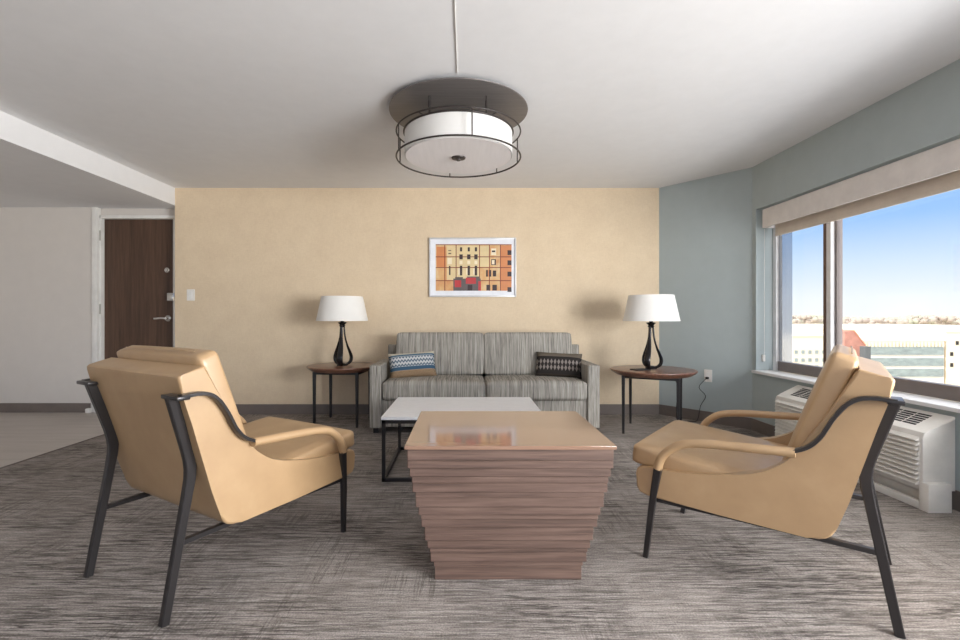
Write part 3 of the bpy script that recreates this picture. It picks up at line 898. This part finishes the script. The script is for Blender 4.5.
for x in (250,):
    ar(x - 12, 180, x + 12, 186, 2, 2); ar(x - 12, 204, x + 12, 212, 2, 2); ar(x - 18, 244, x + 18, 296, 3, 2); ar(x - 6, 312, x + 6, 388, 2, 2)
ar(598, 165, 640, 222, 3, 2); ar(604, 182, 632, 196, 2, 2.2); ar(598, 255, 638, 304, 2, 2); ar(604, 262, 626, 298, 3, 2.2)
ar(555, 346, 598, 402, 2, 2); ar(570, 346, 580, 402, 7, 2.2); ar(612, 350, 640, 400, 2, 2)
ar(558, 470, 590, 518, 2, 2); ar(608, 470, 646, 518, 2, 2)
for y in (180, 265, 360, 490): ar(735, y, 769, y + 40, 2, 2)
ar(280, 418, 510, 520, 5, 2); ar(296, 405, 360, 420, 5, 2); ar(395, 400, 500, 420, 5, 2)
ar(292, 432, 346, 490, 4, 3); ar(385, 410, 470, 462, 4, 3); ar(490, 440, 512, 520, 4, 3); ar(400, 470, 440, 520, 2, 3)
obj('art_print', bm, pm, pc, 20)

# ------------------------------------------------------------------ outside, some eight storeys up
GZ = -26.0
bm = bmesh.new(); box(bm, (40, -700, GZ - 1), (2600, 2600, GZ)); struct(obj('ground', bm, plain('pale winter ground', (214, 206, 192), 0.9, spec=0.1, var=0.15, scale=(0.02, 0.02, 0.02))))
wall_w = plain('white concrete', (240, 234, 222), 0.8, spec=0.2, scale=(0.1, 0.1, 0.1))
wall_c = plain('cream concrete', (238, 224, 196), 0.8, spec=0.2, scale=(0.1, 0.1, 0.1))
brick = plain('red brick', (190, 136, 120), 0.8, spec=0.2, var=0.15, scale=(1, 1, 1))
band_m = plain('green glass band', (142, 154, 152), 0.3, var=0.22, scale=(0.35, 0.35, 0.9))
def ext(Y, x0, x1): return px(x0, Y), px(x1, Y)
def block(label, Y, x0, x1, ytop, depth, mat, name='office_building'):
    a, b = ext(Y, x0, x1)
    t = thing(name, label, 'building', ((a + b) / 2, Y, GZ))
    w_ = (b - a) / 2; h_ = pz(ytop, Y) - GZ
    bx('wall', (-w_, 0, 0), (w_, depth, h_), mat, t)
    bx('roof', (-w_ - 0.3, -0.3, h_), (w_ + 0.3, depth, h_ + 0.5), wall_w, t)
    return t, a, b
t, a, b = block('white office block with green glass bands outside the window', 150, 852, 944, 341, 120, wall_w)
w_ = (b - a) / 2
for y0, y1 in ((347, 354.8), (358, 365.8), (368.8, 376.5)):
    bx('window_band', (-w_ + 1.5, -0.35, pz(y1, 150) - GZ), (w_ - 0.4, 0.1, pz(y0, 150) - GZ), band_m, t)
bm = bmesh.new()
for k in range(26):
    x = -w_ + 0.6 + k * (2 * w_ - 1.2) / 25
    box(bm, (x - 0.22, -0.5, pz(346.5, 150) - GZ), (x + 0.22, -0.2, pz(342, 150) - GZ))
obj('parapet_fins', bm, wall_c, t)
t, a, b = block('cream stair tower with small dark windows at the right end of the glass-banded block', 150, 946, 1010, 332, 60, wall_c, 'tower_building')
for x, y in ((957, 343), (951.5, 354), (951.5, 365)):
    xx = px(x, 150) - (a + b) / 2; zz_ = pz(y, 150) - GZ
    bx('window', (xx - 0.45, -0.15, zz_ - 0.6), (xx + 0.45, 0.1, zz_ + 0.6), M['dark_void'], t)
t, a, b = block('pale low building with rows of small windows seen past the left window bay', 120, 770, 838, 336, 60, wall_c, 'low_building')
w_ = (b - a) / 2
for y in (352, 360, 367):
    for k in range(9):
        xx = -w_ + 1.4 + k * 1.75
        bx('window', (xx - 0.4, -0.12, pz(y, 120) - GZ - 0.45), (xx + 0.4, 0.1, pz(y, 120) - GZ + 0.45), band_m, t)
t, a, b = block('white flat warehouse in the distance below the wooded ridge', 420, 800, 1010, 326.5, 120, wall_w, 'warehouse')
# brick gable
Yg = 72.0
a, b = ext(Yg, 845, 864.5)
t = thing('brick_building', 'red brick gable seen just above the armchair at the window', 'building', ((a + b) / 2, Yg, GZ))
w_ = (b - a) / 2
bm = bmesh.new(); prism(bm, [(-w_, 0), (w_, 0), (w_, pz(345, Yg) - GZ), (-w_ + (b - a) * 0.45, pz(330.5, Yg) - GZ), (-w_, pz(331.5, Yg) - GZ)], 0, 3.0)
obj('wall', bm, brick, t)
bm = bmesh.new(); prism(bm, [(w_ + 0.1, pz(346, Yg) - GZ), (w_ + 0.1, pz(344.5, Yg) - GZ), (-w_ + (b - a) * 0.45, pz(330, Yg) - GZ), (-w_ + (b - a) * 0.45, pz(331.5, Yg) - GZ)], -0.15, 3.1)
obj('roof', bm, plain('weathered roof', (206, 148, 120), 0.8), t)
a, b = ext(70, 865, 871)
o = bx('chimney', (a, 70, GZ), (b, 71, pz(346.5, 70)), plain('grey chimney', (96, 100, 100), 0.8), None, 0.05)
tag(o, 'dark grey chimney right of the red brick gable outside', 'chimney')
# wooded ridge on the horizon
bm = bmesh.new()
for k in range(1500):
    Y = random.uniform(620, 900)
    p = random.uniform(780, 1060)
    x = px(p, Y)
    top = pz(random.uniform(315.5, 321) + 1.2 * math.sin(p / 19), Y)
    r = random.uniform(2.5, 5.5)
    m = Matrix.Translation((x, Y, top - r)) @ Matrix.Diagonal((r * 1.3, r, r, 1))
    g = bmesh.ops.create_icosphere(bm, subdivisions=1, radius=1.0, matrix=m)
    for v in g['verts']: v.co += Vector((random.uniform(-1, 1), random.uniform(-1, 1), random.uniform(-1, 1))) * r * 0.16
rid = bmesh.ops.create_grid(bm, x_segments=1, y_segments=1, size=1)
for v in rid['verts']: v.co = Vector((px(770 if v.co.x < 0 else 1080, 905), 905, GZ if v.co.y < 0 else pz(319, 905)))
t = NT('bare winter woods')
f = t.noise(t.coords((0.05, 0.05, 0.09)), 1.0, 4.0)
t.setc(t.ramp(f, [(0.3, lin((162, 148, 140))), (0.5, lin((184, 172, 160))), (0.68, lin((168, 172, 148)))]))  # distance haze is put into these pale colours
o = obj('tree_line', bm, t.fin(0.95, spec=0.05), None, 80)
tag(o, 'line of bare winter woods along the horizon outside the window', 'trees', kind='stuff')

# ------------------------------------------------------------------ light
W = bpy.data.worlds.new('sky'); S.world = W; W.use_nodes = True
nt = W.node_tree; bg = nt.nodes['Background']
tc = nt.nodes.new('ShaderNodeTexCoord'); sp = nt.nodes.new('ShaderNodeSeparateXYZ'); rp = nt.nodes.new('ShaderNodeValToRGB')
nt.links.new(tc.outputs['Generated'], sp.inputs[0]); nt.links.new(sp.outputs['Z'], rp.inputs['Fac'])
e = rp.color_ramp.elements
stops = [(0.0, (244, 248, 253)), (0.03, (238, 245, 254)), (0.09, (206, 227, 253)), (0.16, (152, 196, 250)), (0.26, (118, 172, 247))]
e[0].position = 0; e[0].color = lin(stops[0][1]); e[1].position = stops[1][0]; e[1].color = lin(stops[1][1])
for p_, c_ in stops[2:]:
    x = e.new(p_); x.color = lin(c_)
for p_, v in ((0.42, (1.6, 1.7, 1.85)), (0.62, (2.2, 2.2, 2.2)), (1.0, (2.4, 2.4, 2.4))):     # unseen upper sky, brightened to add light
    x = e.new(p_); x.color = (v[0] / 10, v[1] / 10, v[2] / 10, 1)
for x in e:
    if x.position < 0.4: x.color = tuple(c / 10 for c in x.color[:3]) + (1,)
nt.links.new(rp.outputs['Color'], bg.inputs['Color'])
bg.inputs['Strength'].default_value = 9.0

def light(name, typ, loc, rot, energy, color=(1, 1, 1), **kw):
    l = bpy.data.lights.new(name, typ); l.energy = energy; l.color = color
    for k, v in kw.items(): setattr(l, k, v)
    o = bpy.data.objects.new(name, l); C.objects.link(o); o.location = loc; o.rotation_euler = rot
    return o
sd = Vector((0.80, 0.28, -0.53))
light('sun', 'SUN', (0, 0, 30), sd.to_track_quat('-Z', 'Y').to_euler(), 3.1, (1, 0.95, 0.88), angle=R(0.6))
# added fill lamp outside the unseen rear opening, brightens the whole room
light('rear_fill', 'AREA', ((RW[0] + RW[1]) / 2, RY - 0.3, 1.25), (R(-82), 0, 0), 850.0, (1.0, 0.99, 0.98), shape='RECTANGLE', size=8.0, size_y=1.9)

light('side_fill', 'AREA', (WX + 0.7, -0.5, 1.15), Vector((-0.9, 0.35, 0.0)).to_track_quat('-Z', 'Y').to_euler(), 330.0, (0.97, 0.985, 1.0), shape='RECTANGLE', size=2.4, size_y=1.3)  # added fill lamp outside the window part behind the camera

light('low_fill', 'AREA', (13.0, 2.5, -3.2), Vector((-0.45, 0.0, 0.9)).to_track_quat('-Z', 'Y').to_euler(), 600.0, (1.0, 0.98, 0.96), shape='RECTANGLE', size=12.0, size_y=12.0)  # added lamp hidden below the sill line, lifts the ceiling like ground bounce

S.view_settings.view_transform = 'Standard'
S.view_settings.look = 'None'
S.view_settings.exposure = 0.34
S.view_settings.gamma = 1.0
S.view_settings.use_curve_mapping = False
S.cycles.max_bounces = 10
S.cycles.diffuse_bounces = 6
S.cycles.sample_clamp_indirect = 6.0
